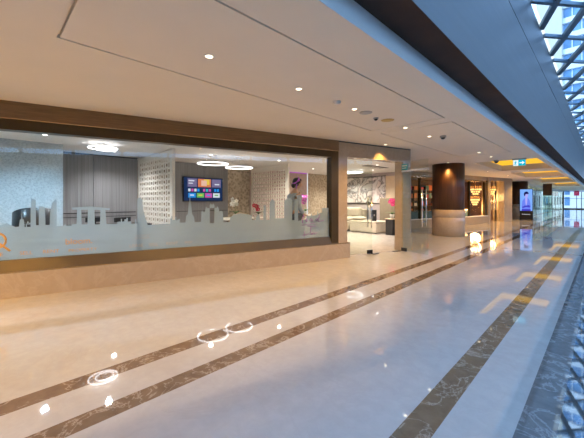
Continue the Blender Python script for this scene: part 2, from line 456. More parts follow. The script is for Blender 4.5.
# palm and three pillars under a long slab
sk += [(.86, .985), (.868, 1.205), (.92, 1.205), (.925, .975), (1.0, .975), (1.005, 1.205), (1.09, 1.205), (1.095, .97), (1.165, .97), (1.17, 1.20), (1.235, 1.20), (1.25, .97), (1.33, .965)]
sk += [(1.40, .965), (1.40, 1.0), (1.45, 1.0), (1.45, 1.045), (1.468, 1.045), (1.468, 1.0), (1.5, 1.0), (1.5, 1.035), (1.53, 1.035), (1.53, 1.06), (1.55, 1.06), (1.55, .99), (1.60, 1.0), (1.60, .96), (1.655, .96), (1.655, 1.03), (1.675, 1.03), (1.675, .95),
       (1.78, .95), (1.75, 1.05), (1.70, 1.18), (1.69, 1.37), (1.72, 1.39), (1.765, 1.37), (1.775, 1.2), (1.81, 1.05), (1.845, .93)]
sk = [p for p in sk if not (p[0] in (1.78,))]
sk += [(2.2, .94), (2.2, 1.03), (2.22, 1.03), (2.22, 1.07), (2.235, 1.07), (2.235, 1.0), (2.28, 1.0), (2.28, 1.055), (2.30, 1.055), (2.30, .99), (2.36, 1.02), (2.36, .95),
       (2.455, .95), (2.465, 1.06), (2.495, 1.10), (2.51, 1.28), (2.525, 1.33), (2.532, 1.52), (2.54, 1.33), (2.553, 1.28), (2.57, 1.10), (2.605, 1.04), (2.615, .95),
       (2.73, .95), (2.735, 1.13), (2.75, 1.16), (2.765, 1.13), (2.80, 1.13), (2.81, 1.20), (2.825, 1.23), (2.84, 1.20), (2.885, 1.20), (2.89, .92), (2.97, .92), (2.975, 1.205), (3.02, 1.205), (3.035, 1.235), (3.05, 1.205), (3.07, 1.13), (3.10, 1.15), (3.14, 1.13), (3.145, .93),
       (3.27, .93), (3.28, 1.02), (3.36, 1.07), (3.48, 1.09), (3.60, 1.075), (3.72, 1.05), (3.73, .96), (3.80, .95), (3.82, 1.03), (3.88, 1.07), (3.90, .95), (3.97, .95), (3.975, 1.24), (4.03, 1.25), (4.035, .95), (4.11, .95), (4.115, 1.30), (4.17, 1.37), (4.23, 1.33), (4.235, .97),
       (4.45, .97), (4.455, 1.34), (4.50, 1.37), (4.60, 1.40), (4.64, 1.35), (4.645, .92), (4.70, .92), (4.705, 1.38), (4.79, 1.36), (4.795, .90), (5.0, .93), (5.02, 1.05), (5.04, 1.0), (5.12, 1.0), (5.13, 1.08), (5.15, 1.0), (5.28, 1.02), (5.30, 1.12), (5.32, 1.05), (5.42, 1.07), (5.42, 1.17), (5.615, 1.17)]
b = MB(); T0 = .066
def fq(pts): b.add([(p[0], T0, p[1]) for p in pts], [tuple(range(len(pts)))], 'frost_film')
FB = .512
pv = sk[0]
for p in sk[1:]:
    if p[0] > pv[0]+1e-6: fq([(pv[0], FB), (p[0], FB), p, pv])
    elif p[0] < pv[0]: pass
    pv = p
# slab on the three pillars, arch head between the palace towers, palm crowns
fq([(.81, 1.205), (1.29, 1.19), (1.30, 1.215), (1.05, 1.25), (.80, 1.235)])
fq([(2.885, 1.20), (2.975, 1.205), (2.975, 1.25), (2.955, 1.29), (2.93, 1.255), (2.905, 1.29), (2.885, 1.25)])
for cx, cz in ((.79, 1.06), (.27, 1.0), (.285, 1.0)):
    if cx > .28: continue
    for a in range(6):
        t = PI*a/5
        fq([(cx, cz), (cx+.07*math.cos(t)-.008, cz+.05*math.sin(t)), (cx+.07*math.cos(t)+.008, cz+.045*math.sin(t)-.012)])
    fq([(cx-.006, .95), (cx+.006, .95), (cx+.006, cz), (cx-.006, cz)])
flm = b.build('frosted_film', w3)
tag(flm, 'translucent frosted film cut as a city skyline')
TL = .045
def lt(txt, mat, size, s, z, w): return text_mesh(txt, 'lettering', mat, size, (s, TL, z), flm, width=w)
lt('bloom.', 'orange_ink', .125, .72, .685, .335)
for s in (-2.6, -.18, 1.57):
    k = 'faded_ink' if s > 1 else 'orange_ink'
    lt('LEASE', k, .07, s, .575, .20); lt('SELL', k, .07, s+.38 if s < 1 else 1.86, .575, .14); lt('RENT', k, .07, s+.635 if s < 1 else 2.13, .575, .19)
    if s < 0: lt('PROPERTY', 'orange_ink', .06, s+.94, .57, .36)
lt('EMAAR', 'grey_ink', .05, 1.65, .705, .22)
lt('PROP', 'faded_ink', .06, 2.44, .575, .12)
b = MB()
b.tube([(1.66+.02*i, TL, .765+.012*math.sin(i*1.9)) for i in range(12)], .004, 'grey_ink', 5)
b.build('lettering', flm)
b = MB()     # ring-shaped logo with a tail
b.tube([(-.05+.105*math.cos(a), TL, .79+.105*math.sin(a)) for a in [math.radians(d) for d in range(-130, 215, 12)]], .014, 'orange_ink', 6)
b.tube([(-.04, TL, .775), (.03, TL, .71), (.10, TL, .64)], .014, 'orange_ink', 6)
b.build('logo', flm)
b = MB()     # purple handwriting
def stroke(pts, r=.006): b.tube([(4.9+x, TL, .9+z) for x, z in pts], r, 'purple_ink', 5)
stroke([(.02, .13), (0.0, .05), (-.01, -.03), (.0, -.05)], .01)
stroke([(.07, .0), (.12, .025), (.10, .05), (.07, .02), (.08, -.02), (.13, -.01)])
stroke([(.24, .03), (.19, .04), (.17, 0), (.20, -.02), (.24, .03), (.24, -.02), (.27, -.01)])
stroke([(.40, .02), (.36, .04), (.33, .01), (.35, -.02), (.40, .02), (.45, .13)]); stroke([(.40, .02), (.41, -.03), (.55, -.01)])
stroke([(-.03, -.10), (.30, -.06)], .004); stroke([(.12, -.12), (.34, -.13)], .005); stroke([(.21, -.12), (.19, -.27)], .005)
stroke([(-.02, -.32), (.16, -.29)], .004); stroke([(.05, -.22), (.03, -.36)], .004)
stroke([(.20, -.30), (.24, -.27), (.25, -.31), (.21, -.31), (.29, -.27), (.31, -.31), (.36, -.27)], .004)
b.build('lettering', flm)
# doors
d1 = struct(thing('door_1', 'closed glass door leaf of the shop entrance', 'door', sw(6.09, .10), RS))
leaf1 = MB().box(0, .90, 0, .012, .03, 2.35, 'door_glass').build('glass_leaf', d1)
def handle(parent, x, z0=.70, z1=1.45):
    b = MB()
    for y in (-.06, .072):
        b.tube([(x, y, z0), (x, y, z1)], .016, 'chrome', 10)
    for z in (z0+.12, z1-.12): b.tube([(x, -.06, z), (x, .072, z)], .009, 'chrome', 8)
    return b.build('door_handle', parent)
handle(leaf1, .82, .66, 1.42)
MB().box(.74, .90, -.015, .027, .013, .10, 'dark_metal').build('patch_fitting', leaf1)
def sticker(parent, x, z, w, h):
    b = MB().box(x, x+w, -.003, -.0005, z, z+h, 'teal_sign')
    b.box(x+.02, x+w-.02, -.004, -.003, z+h*.62, z+h*.85, 'trim_white').box(x+.02, x+w-.04, -.004, -.003, z+h*.3, z+h*.45, 'trim_white')
    b.build('sticker', parent)
sticker(leaf1, .0, 2.12, .09, .17)
hx, hy = sw(7.95, .02).xy
d2 = struct(thing('door_2', 'open glass door leaf swung out into the corridor', 'door', (hx, hy, 0), math.radians(-19)))
leaf2 = MB().box(.02, .86, -.006, .006, .03, 2.35, 'door_glass').build('glass_leaf', d2)
handle(leaf2, .74, .70, 1.62)
MB().box(.02, .18, -.02, .02, .013, .10, 'dark_metal').build('patch_fitting', leaf2)
MB().box(.02, .86, -.010, .010, 2.08, 2.13, 'chrome').build('glass_rail', leaf2)
sticker(leaf2, .02, 2.12, .20, .17)
b = MB()
b.box(6.95, 7.13, .0, .10, .0, .012, 'dark_metal').box(7.70, 7.92, .0, .1, .0, .012, 'dark_metal')
struct(b.build('trim_3', None, 0, P0, RS), 'dark metal floor plates at the glass doors', 'trim')
# ------------------------------------------------------------------ first shop: interior shell
SC = 2.56; BW = -9.5
b = MB()
b.prism([(a0.x-.1, a0.y), (sw(8.2, .2).x, sw(8.2, .2).y), (-5.75, 12.75), (-9.8, 12.75), (-9.8, a0.y)], 'z', SC, SC+.05, 'white_paint')
struct(b.build('ceiling_shop'), 'white ceiling inside the glass-fronted shop', 'ceiling')
b = MB()
def wallseg(y0, y1, m, x=BW, d=.12): b.box(x-d, x, y0, y1, .01, SC, m)
wallseg(-6.2, 1.0, 'wood_wall'); wallseg(1.0, 2.05, 'wood_wall', BW); wallseg(2.06, 3.15, 'wood_wall')
wallseg(3.15, 4.25, 'mosaic', BW-.05); wallseg(4.25, 5.3, 'wood_wall_grey'); wallseg(5.31, 6.2, 'wood_wall_grey')
wallseg(6.2, 7.2, 'mosaic', BW-.05); wallseg(7.2, 10.4, 'pink_wall'); wallseg(10.44, 12.75, 'mosaic')
b.box(BW-.05, BW+.01, 10.395, 10.44, .01, SC, 'led_strip')
b.box(BW, BW+.012, -6.2, 3.1, 1.00, 1.02, 'black').box(BW, BW+.012, -6.2, 3.1, .90, .915, 'black').box(BW, BW+.02, -6.2, 3.15, SC-.03, SC, 'black')  # black strip at the top stands in for a shadow gap
b.box(BW, BW+.012, 4.3, 6.2, .98, .995, 'black').box(BW, BW+.03, 9.2, 10.38, SC-.03, SC, 'purple_led')
struct(b.build('wall_back'), 'panelled back wall of the shop in grey wood and mosaic', 'wall')
struct(MB().box(-10.0, -8.3, -6.2, 1.22, .01, SC-.002, 'blue_plaster').build('wall_left'), 'blue-grey textured plaster wall at the left of the shop', 'wall')
struct(MB().box(-9.8, -5.72, 12.6, 12.75, .01, SC, 'lilac_wall').build('wall_end'), 'lilac-grey patterned end wall of the shop', 'wall')
b = MB(); p, q = sw(8.2, .25), Vector((-5.76, 12.6, 0)); n = (q-p).normalized().cross(Vector((0, 0, 1)))*.06
b.prism([(p-n).xy[:], (p+n).xy[:], (q+n).xy[:], (q-n).xy[:]], 'z', .0, CZ, 'lilac_wall')
struct(b.build('wall_right'), 'side wall between the two shops', 'wall')
struct(MB().box(-10, sw(-6.2, 0).x+.1, -6.3, -5.95, 0, CZ, 'white_paint').build('wall_side'), 'plain side wall closing the shop at left', 'wall')
# ------------------------------------------------------------------ perforated screens
def screen(name, label, y, x0, x1, z1, step, hole, ang):
    t = thing(name, label, 'screen', (x0, y, 0), 0, None)
    L = x0-x1; ny = int((z1-.16)/step); nx = int((L-.16)/step)
    b = MB(); d = .008
    ox = (L-nx*step)/2; oz = (z1-ny*step)/2
    # solid border
    for a, c, e, f in ((0, ox, .012, z1), (L-ox, L, .012, z1), (ox, L-ox, .012, oz), (ox, L-ox, z1-oz, z1)):
        b.box(-c, -a, -d, d, e, f, 'screen_ivory')
    for side in (-d, d):
        for i in range(nx):
            for j in range(ny):
                cx, cz = ox+(i+.5)*step, oz+(j+.5)*step
                sq = [(cx-step/2, cz-step/2), (cx+step/2, cz-step/2), (cx+step/2, cz+step/2), (cx-step/2, cz+step/2)]
                if (i+j) % 2 == ang: h = [(cx+hole*math.cos(PI/4+k*PI/2-PI)*1.25, cz+hole*math.sin(PI/4+k*PI/2-PI)*.8) for k in range(4)]
                else: h = [(cx+hole*math.cos(PI/4+k*PI/2-PI)*.8, cz+hole*math.sin(PI/4+k*PI/2-PI)*1.25) for k in range(4)]
                vs = [(-p[0], side, p[1]) for p in sq+h]
                b.add(vs, [(k, (k+1) % 4, 4+(k+1) % 4, 4+k) for k in range(4)], 'screen_ivory')
                if side > 0:
                    vs = [(-p[0], -d, p[1]) for p in h]+[(-p[0], d, p[1]) for p in h]
                    b.add(vs, [(k, (k+1) % 4, 4+(k+1) % 4, 4+k) for k in range(4)], 'screen_ivory')
    b.build('perforated_panel', t)
    MB().box(0, .05, -.035, .035, .012, SC-.002, 'screen_ivory').build('edge_post', t)
    MB().box(-L, 0, -.03, .03, z1, z1+.03, 'screen_ivory').build('top_rail', t)
    return t
screen('perforated_screen', 'ivory perforated partition screen left of the wall television', 3.15, -7.15, -9.45, 2.50, .135, .060, 0)
screen('perforated_screen', 'ivory perforated partition screen beside the person in grey', 7.2, -7.45, -9.45, 2.50, .120, .060, 1)
b = MB().box(-7.72, -7.69, 7.16, 7.164, .05, 2.45, 'led_strip')
# ------------------------------------------------------------------ television
tv = thing('television', 'black wall-mounted television showing a colourful menu screen', 'television', (BW+.01, 5.22, 1.30), 0)
MB().box(0, .06, -.72, .72, 0, .80, 'black').build('housing', tv, .006)
b = MB(); x = .0615
def px(y0, y1, z0, z1, m, k=0): b.add([(x+k, y0, z0), (x+k, y1, z0), (x+k, y1, z1), (x+k, y0, z1)], [(0, 1, 2, 3)], m)
px(-.70, .70, .03, .78, 'screen_navy')
for y0, y1, m in ((-.58, -.26, 'screen_purple'), (-.22, .26, 'screen_orange'), (.30, .64, 'screen_purple')): px(y0, y1, .48, .75, m, .001)
px(-.10, .10, .52, .70, 'screen_peach', .002); px(.0, .2, .56, .74, 'screen_yellow', .0015); px(-.55, -.35, .66, .70, 'screen_white', .002); px(-.55, -.40, .58, .61, 'screen_white', .002); px(.40, .58, .56, .60, 'screen_white', .002)
for i, m in enumerate(('screen_white', 'screen_pink', 'screen_white', 'screen_blue', 'screen_navy', 'screen_pink', 'screen_teal', 'screen_pink', 'screen_navy', 'screen_blue', 'screen_blue')):
    px(-.56+.105*i, -.48+.105*i, .33, .42, m, .001)
for i, ms in enumerate((('screen_blue', 'screen_white'), ('screen_green', 'screen_yellow'), ('screen_pink', 'screen_blue'), ('screen_white', 'screen_green'))):
    px(-.56+.30*i, -.30+.30*i, .13, .28, ms[0], .001); px(-.50+.30*i, -.36+.30*i, .19, .23, ms[1], .002)
tag(b.build('display', tv), 'lit menu of coloured tiles')
# ------------------------------------------------------------------ ring lights
def ring_lamp(label, x, y, R, R2, dz, drop=.10):
    t = thing('ring_pendant', label, 'ceiling light', (x, y, SC), 0, None)
    MB().lathe([(.10, -.03), (.11, 0)], 'white_paint').build('canopy', t)
    MB().ring((0, 0, -drop), R, .010, .014, 'ring_light').build('outer_ring', t)
    if R2: MB().ring((.05, .02, -drop-dz), R2, .009, .018, 'ring_light').build('inner_ring', t)
    b = MB()
    for k in range(3):
        a = 2*PI*k/3+.4
        b.tube([(.05*math.cos(a), .05*math.sin(a), -.03), (R*math.cos(a), R*math.sin(a), .008-drop)], .003, 'chrome', 6)
        if R2: b.tube([(.05*math.cos(a), .05*math.sin(a), -.03), (.05+R2*math.cos(a), .02+R2*math.sin(a), .01-drop-dz)], .003, 'chrome', 6)
    b.build('suspension_wire', t)
    return t
ring_lamp('glowing double ring ceiling lamp before the grey wood wall', -7.61, 1.82, .27, .17, .035)
ring_lamp('large glowing ring lamp above the television', -7.51, 4.43, .40, 0, .03, .23)
ring_lamp('glowing ring lamp right of the television, before the second screen', -7.36, 5.18, .37, 0, .03, .295)
ring_lamp('glowing ring lamp seen through the open shop doorway', -7.15, 10.6, .36, 0, .03)
def shop_spot(label, x, y, power, col=(1, .93, .84)):
    t = thing('downlight', label, 'ceiling light', (x, y, SC), 0, 'downlights inside the shop')
    MB().ring((0, 0, -.006), .045, .008, .006, 'white_paint', 20).build('trim_ring', t)
    MB().lathe([(.037, -.004), (.037, -.001)], 'shop_lens', n=20).build('lens', t)
    l = bpy.data.lights.new('spot', 'SPOT'); l.energy = power; l.color = col; l.spot_size = math.radians(140); l.spot_blend = .8; l.shadow_soft_size = .05
    o = bpy.data.objects.new('spot_lamp', l); COL.objects.link(o); o.parent = t; o.location = (0, 0, -.03)
SP = 135
cool = (.50, .76, 1.0)
for x, y, l, c in ((-7.2, -.6, 'recessed downlight in shop ceiling before the blue plaster wall', cool), (-6.7, 1.7, 'recessed downlight near the glass left of the first perforated screen', (.95, .95, 1)), (-7.4, 4.3, 'recessed downlight between the first screen and the television', (1, .93, .84)),
                (-8.6, 2.3, 'recessed downlight near the grey wood wall', (.95, .95, 1)), (-7.0, 6.4, 'recessed downlight before the second perforated screen', (1, .9, .78)), (-6.4, 8.6, 'recessed downlight above the person in grey', (1, .9, .78)), (-7.9, 9.0, 'recessed downlight near the pinkish wall', (1, .9, .78)),
                (-6.6, 11.2, 'recessed downlight over the cream chaise', (1, .9, .78)), (-8.2, 11.6, 'recessed downlight over the cream sofa', (1, .9, .78)), (-5.5, 9.6, 'recessed downlight just inside the doorway', (1, .9, .78))):
    shop_spot(l, x, y, SP*(1.9 if y > 8 else 1.1), c)
shop_spot('recessed downlight above the office chair at the left', -7.3, .8, SP, cool)
shop_spot('recessed downlight at the far left of the shop', -6.9, -2.4, SP, cool)
# vent
vt = thing('ceiling_vent', 'grey slatted air vent in the shop ceiling behind the doorway', 'vent', (-5.85, 10.1, SC))
MB().box(-.16, .16, -.65, .65, -.012, 0, 'dark_metal').build('backing', vt)
b = MB()
for k in range(8): b.box(-.16, .16, -.62+k*.16, -.54+k*.16, -.022, -.012, 'grey_plastic')
b.build('slats', vt)
# ------------------------------------------------------------------ seating in the shop
sf = thing('sofa', 'cream upholstered sofa along the end wall below the painting', 'sofa', (-8.58, 11.72, .012))
MB().box(-.90, .85, -.75, .6, .06, .42, 'sofa_fabric').build('seat_base', sf, .03)
MB().box(-.90, .85, .55, .86, .06, .92, 'sofa_fabric').build('backrest', sf, .05)
for x0 in (-.89, -.03): MB().box(x0, x0+.85, -.76, .36, .42, .58, 'sofa_fabric').build('seat_cushion', sf, .06)
for x0 in (-.89, -.03): MB().box(x0, x0+.85, .30, .56, .56, 1.0, 'sofa_fabric').build('back_cushion', sf, .08)
for x in (-.84, .8):
    for y in (-.7, .8): MB().lathe([(.025, 0), (.03, .06)], 'dark_metal', (x, y, 0), 10).build('leg', sf)
ch = thing('chaise', 'low cream chaise block in front of the sofa, seen through the doorway', 'chaise', (-6.98, 11.42, .012), math.radians(-5))
MB().box(-.62, .70, -.42, .52, .03, .40, 'sofa_fabric').build('seat_base', ch, .03)
MB().box(-.62, .70, -.42, .52, .40, .48, 'sofa_fabric').build('seat_cushion', ch, .03)
for x in (-.56, .64):
    for y in (-.36, .46): MB().box(x-.03, x+.03, y-.03, y+.03, 0, .03, 'dark_metal').build('foot', ch)
cu = MB(); cu.ball((0, 0, 0), .26, 'sofa_fabric', 20, (1.25, .75, .34))
tag(cu.build('cushion', None, 0, (-7.34, 11.32, .585)), 'plump cream cushion lying at the left of the chaise', 'cushion')
sp = thing('speaker', 'small black tower speaker standing on the chaise', 'speaker', (-6.62, 11.30, .492), math.radians(40))
MB().box(-.09, .09, -.08, .08, 0, .46, 'black').build('housing', sp, .012)
MB().lathe([(.035, -.0), (.03, .006), (.012, .008)], 'chrome', (0, 0, 0), 16).build('badge', sp).matrix_local = Matrix.Translation((0, -.08, .24)) @ Matrix.Rotation(PI/2, 4, 'X')
cb = thing('cabinet', 'tall taupe cabinet behind the chaise left of the pink orchid', 'cabinet', (-6.42, 12.28, .012), 0)
MB().box(-.36, .36, -.25, .25, 0, 1.42, 'taupe_panel').build('body', cb, .006)
MB().box(-.34, .34, -.272, -.252, .04, 1.38, 'taupe_panel').build('door', cb, .004)
st = thing('side_table', 'black drum side table carrying the pink orchid', 'table', (-5.74, 11.12, .012), math.radians(-14))
MB().box(-.17, .17, -.17, .17, 0, .60, 'black').build('body', st, .01)
MB().box(-.185, .185, -.185, .185, .60, .63, 'beige_panel').build('top', st, .006)
def orchid(label, loc, petal, h, n, spread, seed, potr=.07, cat='plant', lean=(.2, 0)):
    r = random.Random(seed)
    t = thing('potted_orchid', label, cat, loc)
    MB().lathe([(potr*.7, 0), (potr*.95, potr*1.3), (potr, potr*1.7), (potr*.85, potr*1.65)], 'pot', n=18).build('pot', t)
    for k in range(5):
        a = k*2*PI/5+r.random(); b = MB()
        ca, sa = math.cos(a), math.sin(a); l = .20+.06*r.random(); w = .035; z0 = potr*1.6
        vs = []
        for i in range(6):
            f = i/5; ww = w*math.sin(PI*min(.95, f*.85+.12)); zz = z0+.10*math.sin(f*PI*.8)
            vs += [(ca*l*f-sa*ww, sa*l*f+ca*ww, zz), (ca*l*f, sa*l*f, zz-.008), (ca*l*f+sa*ww, sa*l*f-ca*ww, zz)]
        fs = []
        for i in range(5): fs += [(i*3, i*3+1, i*3+4, i*3+3), (i*3+1, i*3+2, i*3+5, i*3+4)]
        b.add(vs, fs, 'leaf', True).build('leaf', t)
    for q in range(2):
        dx, dy = lean[0]*(1 if q == 0 else -.5)+r.uniform(-.03, .03), lean[1]+r.uniform(-.05, .05)
        pts = [(dx*f*f, dy*f*f, potr*1.5+(h-potr*1.5)*(f-.12*f*f*f)) for f in [i/8 for i in range(9)]]
        stm = MB().tube(pts, .006, 'stem_green', 6).build('stem', t)
        for k in range(n):
            f = .62+.38*k/(n-1)
            p = Vector((dx*f*f, dy*f*f, potr*1.5+(h-potr*1.5)*(f-.12*f**3)))+Vector((r.uniform(-1, 1), r.uniform(-1, 1), r.uniform(-.5, .6)))*spread*.5
            b = MB(); R = spread*.52
            fwd = Vector((.45+r.uniform(-.3, .3), -1+r.uniform(-.2, .3), r.uniform(-.2, .3))).normalized()
            u = fwd.cross(Vector((0, 0, 1))).normalized(); w = u.cross(fwd)
            for pe in range(5):
                a = 2*PI*pe/5+PI/2
                d = u*math.cos(a)+w*math.sin(a); e = u*-math.sin(a)+w*math.cos(a)
                vs = [p, p+d*R*.5+e*R*.42+fwd*.01, p+d*R+e*R*.2+fwd*.02, p+d*R-e*R*.2+fwd*.02, p+d*R*.5-e*R*.42+fwd*.01, p+d*R*.6-fwd*.008]
                b.add(vs, [(0, 1, 5), (1, 2, 5), (2, 3, 5), (3, 4, 5), (4, 0, 5)], petal, True)
            b.ball(p+fwd*.012, R*.16, 'white_petal' if petal != 'white_petal' else 'gold_disc', 8)
            b.build('flower', stm)
    return t
orchid('pink orchid in a pale pot on the black side table', (-5.74, 11.12, .642), 'pink_petal', .78, 6, .15, 3, .09, lean=(-.06, 0))
dk = thing('console_table', 'pale console table below the television', 'table', (-8.7, 6.05, .012), math.radians(8))
MB().box(-.30, .30, -.70, .50, .70, .76, 'screen_ivory').build('top', dk, .006)
for x in (-.26, .26):
    for y in (-.66, .46): MB().box(x-.025, x+.025, y-.025, y+.025, 0, .70, 'bronze').build('leg', dk)
orchid('white orchid on the pale console table right of the television', (-8.62, 5.92, .772), 'white_petal', .62, 4, .15, 5, .07, lean=(.05, -.08))
tr = thing('bar_table', 'narrow pale stand holding the red orchid before the second screen', 'table', (-8.55, 6.84, .012), 0)
MB().lathe([(.19, 0), (.19, .02), (.03, .035), (.03, .70), (.17, .71), (.17, .735)], 'screen_ivory', n=20).build('stand', tr)
orchid('red orchid on the narrow stand before the second screen', (-8.55, 6.84, .747), 'red_petal', .46, 3, .15, 8, .06, lean=(.0, -.16))
# office furniture behind the film
def tub_chair(label, loc, rz):
    t = thing('office_chair', label, 'chair', loc, rz)
    prof = []; b = MB(); n = 22; h0, h1 = .46, 1.20
    vs = []; fs = []
    for i in range(n+1):
        a = math.radians(-105+210*i/n)
        top = h1-.10*abs(math.sin(a*.85))**3
        for r, z in ((.27, h0), (.31, (h0+top)/2), (.30, top), (.26, top), (.25, (h0+top)/2), (.22, h0)): vs.append((-r*math.cos(a), r*math.sin(a), z))
    for i in range(n):
        for k in range(6): fs.append((i*6+k, i*6+(k+1) % 6, (i+1)*6+(k+1) % 6, (i+1)*6+k))
    fs += [tuple(range(6)), tuple(range(n*6+5, n*6-1, -1))]
    b.add(vs, fs, 'black', True).build('backrest', t)
    MB().lathe([(.24, .40), (.27, .43), (.26, .50), (.05, .52)], 'black', n=24).build('seat', t)
    MB().lathe([(.03, .06), (.03, .41)], 'chrome', n=12).build('pedestal', t)
    b = MB()
    for k in range(5):
        a = 2*PI*k/5; b.tube([(0, 0, .09), (.28*math.cos(a), .28*math.sin(a), .05)], [.022, .015], 'chrome', 8)
        b.ball((.28*math.cos(a), .28*math.sin(a), .028), .028, 'black', 8)
    b.build('wheel_base', t)
    return t
tub_chair('black round-backed office chair before the blue plaster wall', (-7.55, .66, .012), math.radians(180))
def desk(label, loc, rz, L):
    t = thing('desk', label, 'desk', loc, rz)
    MB().box(-.38, .38, -L/2, L/2, .76, .80, 'black').build('top', t, .004)
    for y in (-L/2+.05, L/2-.05): MB().box(-.35, .35, y-.02, y+.02, 0, .76, 'dark_metal').build('leg', t)
    return t
desk('black-topped desk behind the frosted window before the grey wood wall', (-7.75, 2.0, .012), 0, 1.5)
for x, y in ((-8.0, 1.75), (-7.6, 2.2)):
    t = thing('desk_monitor', 'slim dark monitor on the black desk, %s of the pair' % ('left' if y < 2 else 'right'), 'monitor', (x, y, .812), math.radians(20))
    MB().box(-.10, .10, -.08, .08, 0, .012, 'dark_metal').build('base', t); MB().box(-.015, .015, -.02, .02, .012, .06, 'dark_metal').build('neck', t)
    MB().box(-.012, .012, -.20, .20, .05, .15, 'black').build('display', t, .003)
# painting and panel on the end wall
pt = thing('painting', 'large abstract grey painting above the cream sofa', 'painting', (-8.15, 12.585, 1.22))
MB().box(-.75, 1.35, -.03, 0, 0, 1.18, 'abstract_paint').build('canvas', pt)
b = MB()
for x in (-.06, .70): b.box(x-.008, x+.008, -.034, -.03, 0, 1.18, 'dark_metal')
b.box(-.77, 1.37, -.036, .0, -.03, 0, 'dark_metal').box(-.77, 1.37, -.036, .0, 1.18, 1.21, 'dark_metal').build('frame', pt)
pn = thing('wall_panel', 'tall beige panel on the end wall right of the painting', 'panel', (-6.42, 12.585, .02))
MB().box(-.36, .22, -.03, 0, 0, 2.38, 'beige_panel').build('board', pn, .004)
MB().box(.225, .26, -.035, 0, 0, 2.38, 'dark_metal').build('edge_strip', pn)
# dark plant at the right of the window
t = thing('potted_plant', 'dark leafy plant partly hidden by the right window frame', 'plant', sw(6.42, .9, .012))
MB().lathe([(.13, 0), (.17, .34), (.18, .36), (.15, .35)], 'pot', n=18).build('pot', t)
rr = random.Random(4); b = MB(); b2 = MB()
for k in range(46):
    a = rr.random()*2*PI; h = .75+rr.random()*1.05; r0 = .05+.10*rr.random()
    p = Vector((r0*math.cos(a), r0*math.sin(a), h)); d = Vector((math.cos(a), math.sin(a), rr.uniform(-.3, .6))).normalized(); e = d.cross(Vector((0, 0, 1))).normalized()
    l = .16
    b.add([p, p+d*l*.5+e*.03, p+d*l, p+d*l*.5-e*.03], [(0, 1, 2, 3)], 'leaf')
for k in range(5):
    a = k*1.3; b2.tube([(.02*math.cos(a), .02*math.sin(a), .3), (.06*math.cos(a), .06*math.sin(a), 1.1), (.1*math.cos(a), .1*math.sin(a), 1.75)], .008, 'stem_green', 6)
b.build('foliage', t); b2.build('stem', t)
# ------------------------------------------------------------------ the person behind the glass (faces +x of the shopfront)
def skin_obj(name, verts, edges, radii, mat, parent, sub=2, root=0):
    me = bpy.data.meshes.new(name); me.from_pydata(verts, edges, []); me.update()
    o = bpy.data.objects.new(name, me); COL.objects.link(o); o.parent = parent
    me.materials.append(MATS[mat])
    m = o.modifiers.new('skin', 'SKIN'); m.use_smooth_shade = True
    for i, r in enumerate(radii):
        sv = me.skin_vertices[0].data[i]
        sv.radius = r if isinstance(r, tuple) else (r, r); sv.use_root = (i == root)
    s = o.modifiers.new('sub', 'SUBSURF'); s.levels = sub; s.render_levels = sub
    return o
pe = thing('person', 'person in a grey top with dark hair in purple neon light, facing right behind the glass', 'person', sw(5.02, .62, .012), RS)
# local: +x forward (to the right), +y away from the window, z up
V = [(0, 0, 1.0), (-.01, 0, 1.16), (0.0, 0, 1.32), (.01, 0, 1.46), (.03, 0, 1.56), (.065, 0, 1.63),
     (.0, .10, .95), (.03, .10, .52), (-.01, .10, .09), (.13, .10, .035),
     (.0, -.10, .95), (-.02, -.10, .52), (-.10, -.10, .09), (.04, -.10, .035),
     (.0, .185, 1.44), (.02, .22, 1.17), (.17, .19, 1.0), (.25, .16, .97),
     (.0, -.185, 1.44), (.0, -.22, 1.17), (.15, -.20, 1.0), (.24, -.17, .97)]
E_ = [(0, 1), (1, 2), (2, 3), (3, 4), (4, 5), (0, 6), (6, 7), (7, 8), (8, 9), (0, 10), (10, 11), (11, 12), (12, 13), (3, 14), (14, 15), (15, 16), (16, 17), (3, 18), (18, 19), (19, 20), (20, 21)]
R_ = [(.12, .15), (.105, .13), (.115, .15), (.09, .12), .05, .052, .085, .058, .036, .03, .085, .058, .036, .03, .062, .042, .03, .024, .062, .042, .03, .024]
skin_obj('body', V, E_, R_, 'skin', pe)
# top and trousers follow the body a little outside it
V2 = V[:4]+[V[4]]+V[14:17]+V[18:21]
V2 = [(0, 0, .93)]+V[1:4]+[(.01, 0, 1.50)]+V[14:16]+[(.15, .195, 1.02)]+V[18:20]+[(.13, -.205, 1.02)]
skin_obj('grey_top', V2, [(0, 1), (1, 2), (2, 3), (3, 4), (3, 5), (5, 6), (6, 7), (3, 8), (8, 9), (9, 10)], [(.15, .18), (.13, .155), (.14, .175), (.115, .14), .075, .082, .06, .048, .082, .06, .048], 'grey_cloth', pe)
V3 = [(0, 0, .99)]+[(0, .1, .92), (.03, .1, .52), (-.01, .1, .12), (0, -.1, .92), (-.02, -.1, .52), (-.10, -.1, .12)]
skin_obj('trousers', V3, [(0, 1), (1, 2), (2, 3), (0, 4), (4, 5), (5, 6)], [(.135, .165), .105, .075, .055, .105, .075, .055], 'trouser_cloth', pe)
